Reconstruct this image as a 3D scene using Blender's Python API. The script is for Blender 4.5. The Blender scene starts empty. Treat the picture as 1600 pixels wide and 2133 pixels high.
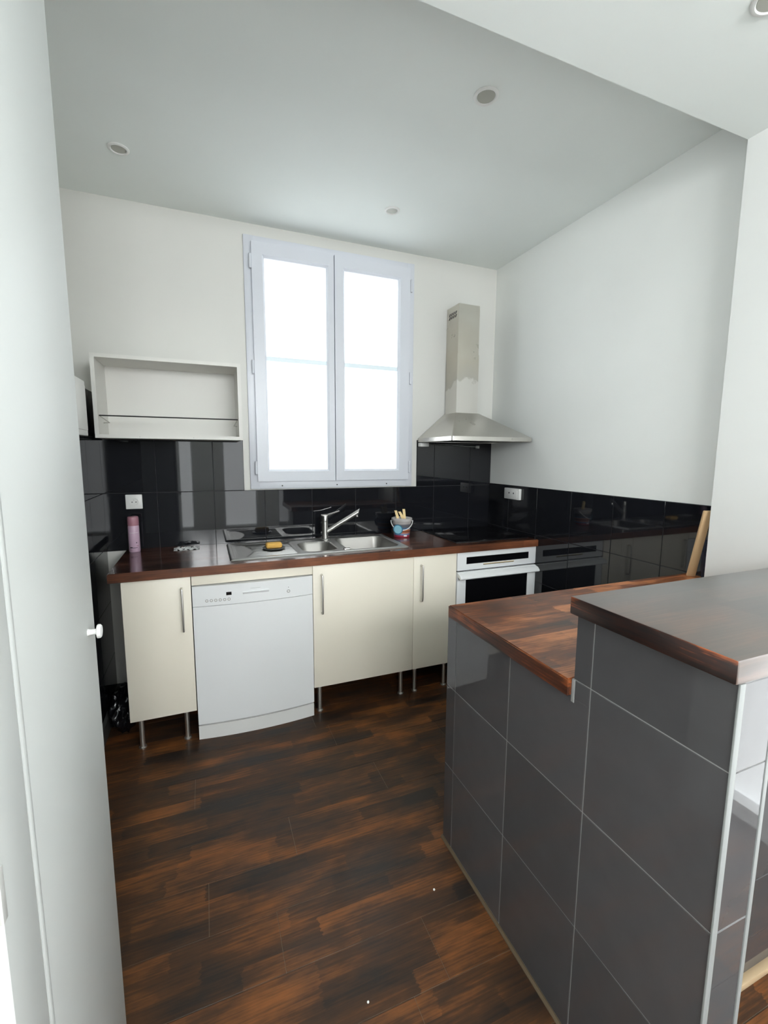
import bpy, bmesh, math, random
from mathutils import Vector, Matrix, noise
random.seed(7)
scn = bpy.context.scene
COL = scn.collection

# ------------------------------------------------------------------ camera
PITCH, YAW, ROLL = 0.12834, 0.3811, 0.00578
cam_d = bpy.data.cameras.new('camera'); cam = bpy.data.objects.new('camera', cam_d); COL.objects.link(cam)
cam_d.sensor_fit = 'HORIZONTAL'; cam_d.sensor_width = 36.0; cam_d.lens = 930.13 / 1600 * 36.0
cam_d.clip_start = 0.02
_f = Vector((math.sin(YAW)*math.cos(PITCH), math.cos(YAW)*math.cos(PITCH), -math.sin(PITCH)))
_r = Vector((math.cos(YAW), -math.sin(YAW), 0)); _u = _r.cross(_f)
_r2 = _r*math.cos(ROLL) + _u*math.sin(ROLL); _u2 = _u*math.cos(ROLL) - _r*math.sin(ROLL)
cam.matrix_world = Matrix(((_r2.x, _u2.x, -_f.x, -2.00348), (_r2.y, _u2.y, -_f.y, -2.85068), (_r2.z, _u2.z, -_f.z, 1.44551), (0, 0, 0, 1)))
scn.camera = cam

# ------------------------------------------------------------------ light and exposure
EXPOSURE = 0.34
KITCHEN_PANE = 1.45      # daylight in the frosted kitchen window
ROOM_PANE = 2.4         # daylight in the living-room windows behind the photographer
HIGH_FILL = 26.0         # glow of the high windows added behind the photographer as fill light
SIDE_FILL = 2.2         # glow of the wide window added at the photographer's left as fill light
w = bpy.data.worlds.new('World'); scn.world = w; w.use_nodes = True
w.node_tree.nodes['Background'].inputs[0].default_value = (0.80, 0.90, 1.0, 1)
w.node_tree.nodes['Background'].inputs[1].default_value = 1.0
vs = scn.view_settings
vs.view_transform = 'Standard'; vs.look = 'None'; vs.exposure = EXPOSURE; vs.gamma = 1.0; vs.use_curve_mapping = False
scn.cycles.max_bounces = 10; scn.cycles.diffuse_bounces = 6; scn.cycles.glossy_bounces = 5
scn.cycles.caustics_reflective = False; scn.cycles.caustics_refractive = False
scn.cycles.sample_clamp_indirect = 6.0

# ------------------------------------------------------------------ material helpers
def new_mat(name):
    m = bpy.data.materials.new(name); m.use_nodes = True
    nt = m.node_tree; return m, nt, nt.nodes['Principled BSDF']
def setp(b, color=None, rough=None, metal=None, spec=None, coat=None, coat_r=None, ior=None, alpha=None, trans=None):
    if color is not None: b.inputs['Base Color'].default_value = (*color, 1)
    for k, v in (('Roughness', rough), ('Metallic', metal), ('Specular IOR Level', spec), ('Coat Weight', coat), ('Coat Roughness', coat_r), ('IOR', ior), ('Alpha', alpha), ('Transmission Weight', trans)):
        if v is not None: b.inputs[k].default_value = v
def nd(nt, t, **kw):
    n = nt.nodes.new(t)
    for k, v in kw.items():
        if k.startswith('i_'): n.inputs[k[2:]].default_value = v
        else: setattr(n, k, v)
    return n
def ln(nt, a, ao, b, bi): nt.links.new(a.outputs[ao], b.inputs[bi])
def mathn(nt, op, a, b=None, c=None):
    n = nt.nodes.new('ShaderNodeMath'); n.operation = op
    for i, v in enumerate((a, b, c)):
        if v is None: continue
        if isinstance(v, (int, float)): n.inputs[i].default_value = v
        else: nt.links.new(v, n.inputs[i])
    return n.outputs[0]
def ramp(nt, fac, stops):
    r = nt.nodes.new('ShaderNodeValToRGB'); e = r.color_ramp.elements
    while len(e) < len(stops): e.new(0.5)
    for i, (p, c) in enumerate(stops): e[i].position = p; e[i].color = (*c, 1)
    nt.links.new(fac, r.inputs[0]); return r.outputs[0]
def mixc(nt, fac, a, b, mode='MIX'):
    n = nt.nodes.new('ShaderNodeMix'); n.data_type = 'RGBA'; n.blend_type = mode
    for s, v in ((n.inputs[0], fac), (n.inputs[6], a), (n.inputs[7], b)):
        if isinstance(v, (int, float)): s.default_value = v
        elif isinstance(v, tuple): s.default_value = (*v, 1)
        else: nt.links.new(v, s)
    return n.outputs[2]
def add_bump(nt, b, scale, strength, dist=0.002, detail=3):
    tc = nd(nt, 'ShaderNodeNewGeometry'); n = nd(nt, 'ShaderNodeTexNoise'); n.inputs['Scale'].default_value = scale; n.inputs['Detail'].default_value = detail
    ln(nt, tc, 'Position', n, 'Vector'); bp = nd(nt, 'ShaderNodeBump'); bp.inputs['Strength'].default_value = strength; bp.inputs['Distance'].default_value = dist
    ln(nt, n, 0, bp, 'Height'); ln(nt, bp, 0, b, 'Normal')

def paint(name, color, rough=0.55, bump=0.08, var=0.03):
    m, nt, b = new_mat(name); setp(b, color, rough)
    g = nd(nt, 'ShaderNodeNewGeometry'); n = nd(nt, 'ShaderNodeTexNoise'); n.inputs['Scale'].default_value = 2.2; n.inputs['Detail'].default_value = 4
    ln(nt, g, 'Position', n, 'Vector')
    c = ramp(nt, n.outputs[0], [(0.3, tuple(x*(1-var) for x in color)), (0.7, color)])
    nt.links.new(c, b.inputs['Base Color']); add_bump(nt, b, 90, bump, 0.001)
    return m
def plain(name, color, rough=0.4, **k):
    m, nt, b = new_mat(name); setp(b, color, rough, **k)
    g = nd(nt, 'ShaderNodeNewGeometry'); n = nd(nt, 'ShaderNodeTexNoise'); n.inputs['Scale'].default_value = 9; n.inputs['Detail'].default_value = 3
    ln(nt, g, 'Position', n, 'Vector')
    r = nd(nt, 'ShaderNodeMapRange'); r.inputs[3].default_value = rough*0.96; r.inputs[4].default_value = min(1, rough*1.04); ln(nt, n, 0, r, 0); ln(nt, r, 0, b, 'Roughness')
    return m
def metal(name, color, rough=0.3, stain=0.0):
    m, nt, b = new_mat(name); setp(b, color, rough, metal=1.0)
    g = nd(nt, 'ShaderNodeNewGeometry'); n = nd(nt, 'ShaderNodeTexNoise'); n.inputs['Scale'].default_value = 7; n.inputs['Detail'].default_value = 5
    ln(nt, g, 'Position', n, 'Vector')
    r = nd(nt, 'ShaderNodeMapRange'); r.inputs[3].default_value = rough*0.7; r.inputs[4].default_value = rough*1.3; ln(nt, n, 0, r, 0); ln(nt, r, 0, b, 'Roughness')
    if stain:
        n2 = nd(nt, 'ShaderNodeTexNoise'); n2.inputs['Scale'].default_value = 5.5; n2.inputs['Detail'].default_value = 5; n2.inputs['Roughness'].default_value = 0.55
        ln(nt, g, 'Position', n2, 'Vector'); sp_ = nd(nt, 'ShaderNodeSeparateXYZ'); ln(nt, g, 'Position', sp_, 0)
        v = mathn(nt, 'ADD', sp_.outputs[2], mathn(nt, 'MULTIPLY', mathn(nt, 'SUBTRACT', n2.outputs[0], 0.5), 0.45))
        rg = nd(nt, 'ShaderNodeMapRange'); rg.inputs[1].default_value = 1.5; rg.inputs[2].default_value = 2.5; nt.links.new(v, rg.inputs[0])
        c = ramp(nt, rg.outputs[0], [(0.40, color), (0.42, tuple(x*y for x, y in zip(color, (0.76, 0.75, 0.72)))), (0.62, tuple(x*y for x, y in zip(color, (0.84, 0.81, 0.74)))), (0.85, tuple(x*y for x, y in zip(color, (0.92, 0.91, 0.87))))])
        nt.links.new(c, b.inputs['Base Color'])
    return m
def wood_staves(name, dark, mid, bright, stave=0.045, length=0.4, rough=0.18, coat=0.6, lo=0.35, hi=0.75, axis='x'):
    """stained butcher-block: random staves, blotchy stain, fine grain"""
    m, nt, b = new_mat(name); setp(b, rough=rough, coat=coat, coat_r=0.1)
    g = nd(nt, 'ShaderNodeNewGeometry'); s = nd(nt, 'ShaderNodeSeparateXYZ'); ln(nt, g, 'Position', s, 0)
    along, across = (s.outputs[0], s.outputs[1]) if axis == 'x' else (s.outputs[1], s.outputs[0])
    strip = mathn(nt, 'FLOOR', mathn(nt, 'DIVIDE', across, stave))
    wn = nd(nt, 'ShaderNodeTexWhiteNoise', noise_dimensions='1D'); nt.links.new(strip, wn.inputs['W'])
    wp = nd(nt, 'ShaderNodeTexNoise'); wp.inputs['Scale'].default_value = 1.0; wp.inputs['Detail'].default_value = 5; wp.inputs['Roughness'].default_value = 0.7
    mpw = nd(nt, 'ShaderNodeMapping'); ln(nt, g, 'Position', mpw, 0); mpw.inputs['Scale'].default_value = (8, 90, 90) if axis == 'x' else (90, 8, 90); ln(nt, mpw, 0, wp, 'Vector')
    along_w = mathn(nt, 'ADD', along, mathn(nt, 'MULTIPLY', wp.outputs[0], 0.05))
    block = mathn(nt, 'FLOOR', mathn(nt, 'DIVIDE', mathn(nt, 'ADD', along_w, mathn(nt, 'MULTIPLY', wn.outputs[0], 3.0)), length))
    cv = nd(nt, 'ShaderNodeCombineXYZ'); nt.links.new(strip, cv.inputs[0]); nt.links.new(block, cv.inputs[1])
    wn2 = nd(nt, 'ShaderNodeTexWhiteNoise', noise_dimensions='2D'); ln(nt, cv, 0, wn2, 'Vector')
    mp = nd(nt, 'ShaderNodeMapping'); ln(nt, g, 'Position', mp, 0)
    mp.inputs['Scale'].default_value = (3, 9, 9) if axis == 'x' else (9, 3, 9)
    bl = nd(nt, 'ShaderNodeTexNoise'); bl.inputs['Scale'].default_value = 1.0; bl.inputs['Detail'].default_value = 5; bl.inputs['Roughness'].default_value = 0.6; ln(nt, mp, 0, bl, 'Vector')
    mp2 = nd(nt, 'ShaderNodeMapping'); ln(nt, g, 'Position', mp2, 0)
    mp2.inputs['Scale'].default_value = (6, 160, 160) if axis == 'x' else (160, 6, 160)
    gr = nd(nt, 'ShaderNodeTexNoise'); gr.inputs['Scale'].default_value = 1.0; gr.inputs['Detail'].default_value = 4; ln(nt, mp2, 0, gr, 'Vector')
    v = mathn(nt, 'ADD', mathn(nt, 'MULTIPLY', wn2.outputs[0], 0.18), mathn(nt, 'MULTIPLY', bl.outputs[0], 0.82))
    v = mathn(nt, 'ADD', v, mathn(nt, 'MULTIPLY', mathn(nt, 'SUBTRACT', gr.outputs[0], 0.5), 0.35))
    c = ramp(nt, v, [(lo, dark), ((lo+hi)/2, mid), (hi, bright)])
    nt.links.new(c, b.inputs['Base Color'])
    rr = nd(nt, 'ShaderNodeMapRange'); rr.inputs[3].default_value = rough*0.8; rr.inputs[4].default_value = rough*1.5; nt.links.new(bl.outputs[0], rr.inputs[0]); ln(nt, rr, 0, b, 'Roughness')
    bp = nd(nt, 'ShaderNodeBump'); bp.inputs['Strength'].default_value = 0.12; bp.inputs['Distance'].default_value = 0.001; nt.links.new(gr.outputs[0], bp.inputs['Height']); ln(nt, bp, 0, b, 'Normal')
    return m
def emit(name, color, strength):
    m, nt, b = new_mat(name); setp(b, (0.8, 0.85, 0.88), 0.25)
    b.inputs['Emission Color'].default_value = (*color, 1); b.inputs['Emission Strength'].default_value = strength
    return m

M = {}
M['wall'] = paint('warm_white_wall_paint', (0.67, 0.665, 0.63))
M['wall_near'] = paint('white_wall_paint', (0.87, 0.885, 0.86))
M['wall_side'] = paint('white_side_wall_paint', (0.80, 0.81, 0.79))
M['ceil'] = paint('white_ceiling_paint', (0.86, 0.90, 0.875), 0.7)
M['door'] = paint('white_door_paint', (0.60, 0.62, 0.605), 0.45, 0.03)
M['grout_dark'] = plain('dark_grout', (0.03, 0.03, 0.032), 0.8)
M['grout'] = plain('pale_grout', (0.25, 0.25, 0.245), 0.8)
M['trim_metal'] = plain('pale_edge_trim', (0.24, 0.25, 0.245), 0.45)
M['baseboard'] = plain('dark_skirting', (0.07, 0.073, 0.071), 0.3)
def tile_mat(name, c):
    m, nt, b = new_mat(name); setp(b, c, 0.05, ior=1.52)
    g = nd(nt, 'ShaderNodeNewGeometry'); n = nd(nt, 'ShaderNodeTexNoise'); n.inputs['Scale'].default_value = 14; n.inputs['Detail'].default_value = 6; ln(nt, g, 'Position', n, 'Vector')
    oi = nd(nt, 'ShaderNodeObjectInfo')
    v = mathn(nt, 'ADD', mathn(nt, 'MULTIPLY', n.outputs[0], 0.5), mathn(nt, 'MULTIPLY', oi.outputs['Random'], 0.5))
    nt.links.new(ramp(nt, v, [(0.25, tuple(x*0.9 for x in c)), (0.75, tuple(x*1.1 for x in c))]), b.inputs['Base Color'])
    r = nd(nt, 'ShaderNodeMapRange'); r.inputs[3].default_value = 0.015; r.inputs[4].default_value = 0.05; ln(nt, n, 0, r, 0); ln(nt, r, 0, b, 'Roughness')
    return m
M['tile'] = tile_mat('glossy_charcoal_tile', (0.009, 0.0098, 0.0125))
M['tile_bar'] = tile_mat('glossy_dark_grey_tile', (0.070, 0.068, 0.070))
M['cream'] = plain('cream_laminate', (0.90, 0.845, 0.72), 0.35)
M['carcass'] = plain('white_carcass', (0.71, 0.70, 0.665), 0.5)
M['enamel'] = plain('white_enamel', (0.84, 0.855, 0.86), 0.30)
M['plastic_white'] = plain('white_plastic', (0.80, 0.80, 0.78), 0.35)
M['plastic_grey'] = plain('pale_grey_plastic', (0.55, 0.55, 0.53), 0.4)
M['button_ring'] = plain('grey_button_ring', (0.22, 0.22, 0.21), 0.4)
M['dw_body'] = plain('dark_cavity_plastic', (0.06, 0.06, 0.06), 0.5)
M['black'] = plain('black_plastic', (0.01, 0.01, 0.011), 0.35)
M['black_glass'] = plain('black_glass', (0.004, 0.004, 0.005), 0.05)
M['hob_glass'] = plain('black_hob_glass', (0.004, 0.004, 0.005), 0.09)
M['hob_ring'] = plain('faint_zone_print', (0.010, 0.010, 0.011), 0.10)
M['steel'] = metal('brushed_steel', (0.56, 0.55, 0.53), 0.32)
M['sink_steel'] = metal('sink_steel', (0.52, 0.51, 0.49), 0.36); M['bowl_steel'] = metal('bowl_steel', (0.36, 0.35, 0.33), 0.50)
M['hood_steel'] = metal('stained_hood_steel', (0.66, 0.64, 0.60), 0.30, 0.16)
M['handle'] = metal('satin_handle_steel', (0.78, 0.76, 0.72), 0.42)
M['chrome'] = metal('satin_chrome', (0.68, 0.67, 0.65), 0.2)
M['frame'] = plain('window_white_pvc', (0.63, 0.65, 0.70), 0.35)
M['frame_old'] = plain('white_window_paint', (0.8, 0.8, 0.8), 0.4)
M['pane'] = emit('frosted_daylit_glass', (0.93, 0.98, 1.0), KITCHEN_PANE)
M['pane_room'] = emit('daylit_room_glass', (0.96, 0.99, 1.0), ROOM_PANE)
M['pane_high_fill'] = emit('high_fill_glow', (0.97, 0.99, 1.0), HIGH_FILL)
M['pane_side_fill'] = emit('side_fill_glow', (0.97, 0.99, 1.0), SIDE_FILL)
M['muntin'] = plain('bluish_glazing_bar', (0.80, 0.90, 0.95), 0.4)
M['worktop'] = wood_staves('dark_stained_worktop', (0.014, 0.006, 0.004), (0.085, 0.026, 0.012), (0.24, 0.080, 0.032), 0.045, 0.5, 0.16, 0.5, 0.34, 0.80)
M['worktop_low'] = wood_staves('reddish_stained_worktop', (0.040, 0.022, 0.016), (0.17, 0.054, 0.021), (0.56, 0.21, 0.08), 0.06, 0.30, 0.36, 0.35, 0.34, 0.66)
M['worktop_high'] = wood_staves('dark_varnished_bar_top', (0.020, 0.014, 0.012), (0.060, 0.034, 0.025), (0.15, 0.072, 0.045), 0.09, 0.5, 0.38, 1.0, 0.38, 0.80)
_b = M['worktop_high'].node_tree.nodes['Principled BSDF']; setp(_b, ior=1.8, coat_r=0.30); _b.inputs['Coat IOR'].default_value = 2.0
M['edge_back'] = wood_staves('reddish_worktop_edge', (0.035, 0.014, 0.009), (0.15, 0.050, 0.022), (0.30, 0.11, 0.05), 0.2, 0.5, 0.3, 0.2, 0.30, 0.78)
M['edge_bar'] = wood_staves('dark_burnt_edge', (0.006, 0.004, 0.004), (0.030, 0.009, 0.005), (0.42, 0.10, 0.024), 5.0, 9.0, 0.35, 0.05, 0.40, 0.62, 'y')
M['edge_low'] = wood_staves('burnt_red_edge', (0.012, 0.005, 0.004), (0.070, 0.020, 0.009), (0.42, 0.11, 0.026), 5.0, 9.0, 0.35, 0.05, 0.36, 0.66, 'y')
M['floor_gap'] = plain('dusty_joint', (0.16, 0.12, 0.085), 0.8)
M['floor'] = wood_staves('dark_stained_oak_floor', (0.018, 0.013, 0.010), (0.062, 0.027, 0.011), (0.21, 0.073, 0.018), 0.0605, 0.34, 0.45, 0.05, 0.33, 0.72)
setp(M['floor'].node_tree.nodes['Principled BSDF'], spec=0.32)
M['worn_wood'] = plain('worn_wood_strip', (0.10, 0.070, 0.040), 0.6)
M['pale_wood'] = plain('pale_wood_strip', (0.45, 0.33, 0.20), 0.6)
M['batten'] = plain('pale_pine', (0.62, 0.43, 0.24), 0.55)
M['sponge'] = plain('yellow_sponge', (0.72, 0.42, 0.10), 0.9)
add_bump(M['sponge'].node_tree, M['sponge'].node_tree.nodes['Principled BSDF'], 300, 0.6, 0.003)
M['strip'] = plain('pale_yellow_strip', (0.80, 0.62, 0.33), 0.8)
M['bag'] = plain('black_bin_bag', (0.008, 0.008, 0.010), 0.16)
M['scrap'] = plain('dark_blue_foil', (0.03, 0.035, 0.06), 0.18)
M['dish'] = plain('grey_dish', (0.10, 0.105, 0.10), 0.35)
M['spot_lens'] = plain('frosted_lamp_lens', (0.42, 0.42, 0.37), 0.3)
M['pink'] = plain('lilac_can', (0.60, 0.42, 0.54), 0.3)
M['pink_cap'] = plain('dusky_pink_cap', (0.42, 0.20, 0.25), 0.35)
M['ink'] = plain('dark_print', (0.03, 0.02, 0.035), 0.5)
M['brass'] = plain('brass_line', (0.55, 0.42, 0.22), 0.35)
M['bucket_clear'] = plain('cloudy_plastic', (0.50, 0.48, 0.47), 0.3)
M['sticker'] = plain('sky_blue_sticker', (0.30, 0.60, 0.72), 0.4)
M['sticker_rim'] = plain('blue_sticker_rim', (0.04, 0.22, 0.36), 0.4)
def bands(name, stops):
    m, nt, b = new_mat(name); setp(b, rough=0.4)
    tc = nd(nt, 'ShaderNodeNewGeometry'); s = nd(nt, 'ShaderNodeSeparateXYZ'); ln(nt, tc, 'Position', s, 0)
    r = nd(nt, 'ShaderNodeMapRange'); r.inputs[1].default_value = 0.902; r.inputs[2].default_value = 1.032; ln(nt, s, 2, r, 0)
    rm = nt.nodes.new('ShaderNodeValToRGB'); rm.color_ramp.interpolation = 'CONSTANT'; e = rm.color_ramp.elements
    while len(e) < len(stops): e.new(0.5)
    for i, (p, c) in enumerate(stops): e[i].position = p; e[i].color = (*c, 1)
    ln(nt, r, 0, rm, 0); ln(nt, rm, 0, b, 'Base Color'); return m
M['bucket'] = bands('printed_bucket_bands', [(0.0, (0.36, 0.03, 0.06)), (0.11, (0.16, 0.24, 0.42)), (0.19, (0.50, 0.24, 0.20)), (0.24, (0.42, 0.13, 0.06)), (0.29, (0.16, 0.04, 0.02)), (0.33, (0.45, 0.16, 0.08)), (0.40, (0.40, 0.36, 0.36)), (0.43, (0.04, 0.12, 0.25)), (0.50, (0.12, 0.12, 0.14)), (0.66, (0.30, 0.28, 0.28)), (0.70, (0.46, 0.43, 0.42))])
def wrapper_mat():
    m, nt, b = new_mat('white_black_wrapper'); setp(b, rough=0.25)
    g = nd(nt, 'ShaderNodeNewGeometry'); n = nd(nt, 'ShaderNodeTexNoise'); n.inputs['Scale'].default_value = 60; n.inputs['Detail'].default_value = 2; ln(nt, g, 'Position', n, 'Vector')
    nt.links.new(ramp(nt, n.outputs[0], [(0.40, (0.02, 0.02, 0.02)), (0.46, (0.75, 0.77, 0.76)), (1.0, (0.85, 0.86, 0.85))]), b.inputs['Base Color']); return m
M['wrapper'] = wrapper_mat()

# ------------------------------------------------------------------ mesh helpers
def box(bm, x0, x1, y0, y1, z0, z1, bev=0.0, seg=2):
    lo = Vector((min(x0, x1), min(y0, y1), min(z0, z1))); hi = Vector((max(x0, x1), max(y0, y1), max(z0, z1)))
    t = bmesh.new(); bmesh.ops.create_cube(t, size=1.0)
    for v in t.verts: v.co = Vector([lo[i] + (v.co[i]+0.5)*(hi[i]-lo[i]) for i in range(3)])
    if bev: bmesh.ops.bevel(t, geom=t.edges[:], offset=min(bev, min(hi-lo)*0.45), segments=seg, affect='EDGES', profile=0.5)
    merge(bm, t)
def merge(bm, t):
    me = bpy.data.meshes.new('t'); t.to_mesh(me); t.free(); bm.from_mesh(me); bpy.data.meshes.remove(me)
def tube(bm, pts, r, n=12, cap=True):
    pts = [Vector(p) for p in pts]; rs = r if isinstance(r, (list, tuple)) else [r]*len(pts)
    rings = []; up = None
    for i, p in enumerate(pts):
        d = (pts[min(i+1, len(pts)-1)] - pts[max(i-1, 0)]).normalized()
        if up is None:
            up = Vector((0, 0, 1)) if abs(d.z) < 0.9 else Vector((1, 0, 0))
        a = d.cross(up).normalized(); b_ = a.cross(d).normalized(); up = b_
        rings.append([bm.verts.new(p + (a*math.cos(t) + b_*math.sin(t))*rs[i]) for t in [2*math.pi*k/n for k in range(n)]])
    for q in range(len(rings)-1):
        for k in range(n): bm.faces.new((rings[q][k], rings[q][(k+1) % n], rings[q+1][(k+1) % n], rings[q+1][k]))
    if cap: bm.faces.new(rings[0][::-1]); bm.faces.new(rings[-1])
def lathe(bm, prof, cx, cy, n=32, axis='z', sgn=1):
    """prof: (radius, height) list, revolved about an axis through (cx, cy[, cz])"""
    rings = []
    for r, h in prof:
        ring = []
        for k in range(n):
            a = 2*math.pi*k/n
            ring.append(bm.verts.new((cx + r*math.cos(a), cy + r*math.sin(a), h)))
        rings.append(ring)
    for q in range(len(rings)-1):
        for k in range(n): bm.faces.new((rings[q][k], rings[q][(k+1) % n], rings[q+1][(k+1) % n], rings[q+1][k]))
    if prof[0][0] > 1e-6: bm.faces.new(rings[0][::-1])
    if prof[-1][0] > 1e-6: bm.faces.new(rings[-1])
def prism(bm, poly, lo, hi, axis='x'):
    """poly in the plane across the axis: x->(y,z), y->(x,z), z->(x,y)"""
    def P(p, t): return {'x': (t, p[0], p[1]), 'y': (p[0], t, p[1]), 'z': (p[0], p[1], t)}[axis]
    a = [bm.verts.new(P(p, lo)) for p in poly]; b = [bm.verts.new(P(p, hi)) for p in poly]; n = len(poly)
    bm.faces.new(a[::-1]); bm.faces.new(b)
    for i in range(n): bm.faces.new((a[i], a[(i+1) % n], b[(i+1) % n], b[i]))
def world_off(p):
    v = Vector((0, 0, 0))
    while p is not None: v += p.location; p = p.parent
    return v
def obj(name, bm, mat, parent=None, smooth=False, at=None):
    """bm is in world coordinates; the object's origin goes to `at` (top level) or to the parent's"""
    off = world_off(parent) if parent is not None else Vector(at or (0, 0, 0))
    bmesh.ops.recalc_face_normals(bm, faces=bm.faces[:])
    bmesh.ops.translate(bm, verts=bm.verts[:], vec=-off)
    me = bpy.data.meshes.new(name); bm.to_mesh(me); bm.free()
    if smooth:
        for p in me.polygons: p.use_smooth = True
        me.set_sharp_from_angle(angle=math.radians(38))
    o = bpy.data.objects.new(name, me); COL.objects.link(o); me.materials.append(M[mat])
    if parent is not None: o.parent = parent
    else: o.location = off
    return o
def thing(name, loc, label, cat, group=None):
    o = bpy.data.objects.new(name, None); o.empty_display_size = 0.05; COL.objects.link(o); o.location = loc
    return tag(o, label, cat, group)
def tag(o, label, cat, group=None):
    o['label'] = label; o['category'] = cat
    if group: o['group'] = group
    return o
def struct(o, label, cat): o['kind'] = 'structure'; return tag(o, label, cat)
def pbox(name, mat, parent, *a, bev=0.0, **k):
    bm = bmesh.new(); box(bm, *a, bev=bev); return obj(name, bm, mat, parent, smooth=bev > 0, **k)
def ptube(name, mat, parent, pts, r, n=12, **k):
    bm = bmesh.new(); tube(bm, pts, r, n); return obj(name, bm, mat, parent, smooth=True, **k)
def arc_pts(c, r, a0, a1, n, ax1, ax2):
    c, ax1, ax2 = Vector(c), Vector(ax1), Vector(ax2)
    return [c + ax1*r*math.cos(a0+(a1-a0)*i/n) + ax2*r*math.sin(a0+(a1-a0)*i/n) for i in range(n+1)]

# tiles -------------------------------------------------------------
_tiles = {}
def tile_mesh(wd, ht, t, mat):
    key = (round(wd, 4), round(ht, 4), round(t, 4), mat)
    if key not in _tiles:
        c = 0.0012; X, Z = wd/2, ht/2
        v = [(-X, 0, -Z), (X, 0, -Z), (X, 0, Z), (-X, 0, Z)]
        v += [(x, -(t-c), z) for x, _, z in v[:4]]
        v += [(-X+c, -t, -Z+c), (X-c, -t, -Z+c), (X-c, -t, Z-c), (-X+c, -t, Z-c)]
        f = [(8, 9, 10, 11)]
        for i in range(4):
            j = (i+1) % 4; f += [(i, j, 4+j, 4+i), (4+i, 4+j, 8+j, 8+i)]
        me = bpy.data.meshes.new('tile'); me.from_pydata(v, [], f); me.update(); me.materials.append(M[mat]); _tiles[key] = me
    return _tiles[key]
def tile(parent, side, plane, a0, a1, z0, z1, mat='tile', t=0.008, gap=0.002):
    """side 'b': faces -y at y=plane (a = x); 'l': faces +x at x=plane (a = y); 'r': faces -x at x=plane (a = y)"""
    a0, a1 = min(a0, a1), max(a0, a1)
    o = bpy.data.objects.new('tile', tile_mesh(a1-a0-gap, z1-z0-gap, t, mat)); COL.objects.link(o); o.parent = parent
    c, z = (a0+a1)/2, (z0+z1)/2
    loc = Vector((c, plane, z) if side == 'b' else (plane, c, z)) - world_off(parent)
    o.location = loc
    rz = {'b': 0, 'l': math.pi/2, 'r': -math.pi/2}[side]
    o.rotation_euler = (random.uniform(-1, 1)*0.0012, 0, rz + random.uniform(-1, 1)*0.0012)
    return o

# ================================================================== ROOM SHELL
XL, XDOOR, YB, H, HS = -2.535, -2.245, -1.672, 2.758, 2.600
# floor: sub-floor with a board for every plank
bm = bmesh.new(); box(bm, -3.7, 0.1, -4.75, 0.1, -0.12, -0.0014)
floor = obj('floor', bm, 'floor_gap'); struct(floor, 'dark stained wood plank floor running under the cabinets', 'floor')
PW, Y0 = 0.1815, -0.844 + 4*0.1815
_planks = {}
def plank(x0, x1, y1):
    L = round(x1-x0, 3)
    if L not in _planks:
        b = bmesh.new(); X, Y, T, c = L/2-0.0006, PW/2-0.0006, 0.008, 0.0004
        v = [(-X, -Y, -T), (X, -Y, -T), (X, Y, -T), (-X, Y, -T), (-X, -Y, -c), (X, -Y, -c), (X, Y, -c), (-X, Y, -c), (-X+c, -Y+c, 0), (X-c, -Y+c, 0), (X-c, Y-c, 0), (-X+c, Y-c, 0)]
        f = [(8, 9, 10, 11)] + [q for i in range(4) for q in ((i, (i+1) % 4, 4+(i+1) % 4, 4+i), (4+i, 4+(i+1) % 4, 8+(i+1) % 4, 8+i))]
        b.free(); me = bpy.data.meshes.new('plank'); me.from_pydata(v, [], f); me.update(); me.materials.append(M['floor']); _planks[L] = me
    o = bpy.data.objects.new('plank', _planks[L]); COL.objects.link(o); o.parent = floor; o.location = ((x0+x1)/2, y1-PW/2, random.uniform(-0.0004, 0.0))
ends = {4: -1.446, 6: -1.319, 9: -1.85, 10: -1.43, 5: -2.1, 7: -1.75, 8: -2.05}
for r in range(0, 27):
    y1 = Y0 - (r-1)*PW
    e = ends.get(r, -round(random.uniform(0.2, 1.4), 2)) ; xs = [-3.6]
    x = e
    while x - 1.2 > -3.6: x -= 1.2
    while x < 0:
        if x > -3.58 and x < -0.02: xs.append(round(x, 3))
        x += 1.2
    xs.append(0.0)
    if y1 > 0.02 and r == 0: continue
    for a, b_ in zip(xs[:-1], xs[1:]): plank(a, b_, y1)

# back wall with window opening
WX0, WX1, WZ0, WZ1 = -1.72, -0.68, 1.25, 2.67
bm = bmesh.new()
for a in ((-2.87, WX0, 0, 0.16, 0, 2.9), (WX1, 0.12, 0, 0.16, 0, 2.9), (WX0, WX1, 0, 0.16, 0, WZ0), (WX0, WX1, 0, 0.16, WZ1, 2.9)): box(bm, *a)
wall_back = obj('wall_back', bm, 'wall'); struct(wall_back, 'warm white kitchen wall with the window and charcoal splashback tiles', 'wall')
ZW = 0.902
bm = bmesh.new(); box(bm, XL, 0, -0.006, 0, ZW-0.005, 1.2225); box(bm, XL, -1.783, -0.006, 0, 1.2225, 1.548); box(bm, -0.618, 0, -0.006, 0, 1.2225, 1.545)
obj('grout', bm, 'grout_dark', wall_back)
cols = [XL, -2.262, -1.957, -1.663, -1.366, -1.070, -0.775, -0.480, -0.185, 0.0]
for a, b_ in zip(cols[:-1], cols[1:]): tile(wall_back, 'b', 0, a, b_, ZW-0.004, 1.222)
for a, b_ in ((XL, -2.262), (-2.262, -1.957), (-1.957, -1.783)): tile(wall_back, 'b', 0, a, b_, 1.223, 1.547)
for a, b_ in ((-0.618, -0.480), (-0.480, -0.185), (-0.185, 0.0)): tile(wall_back, 'b', 0, a, b_, 1.223, 1.543)

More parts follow.
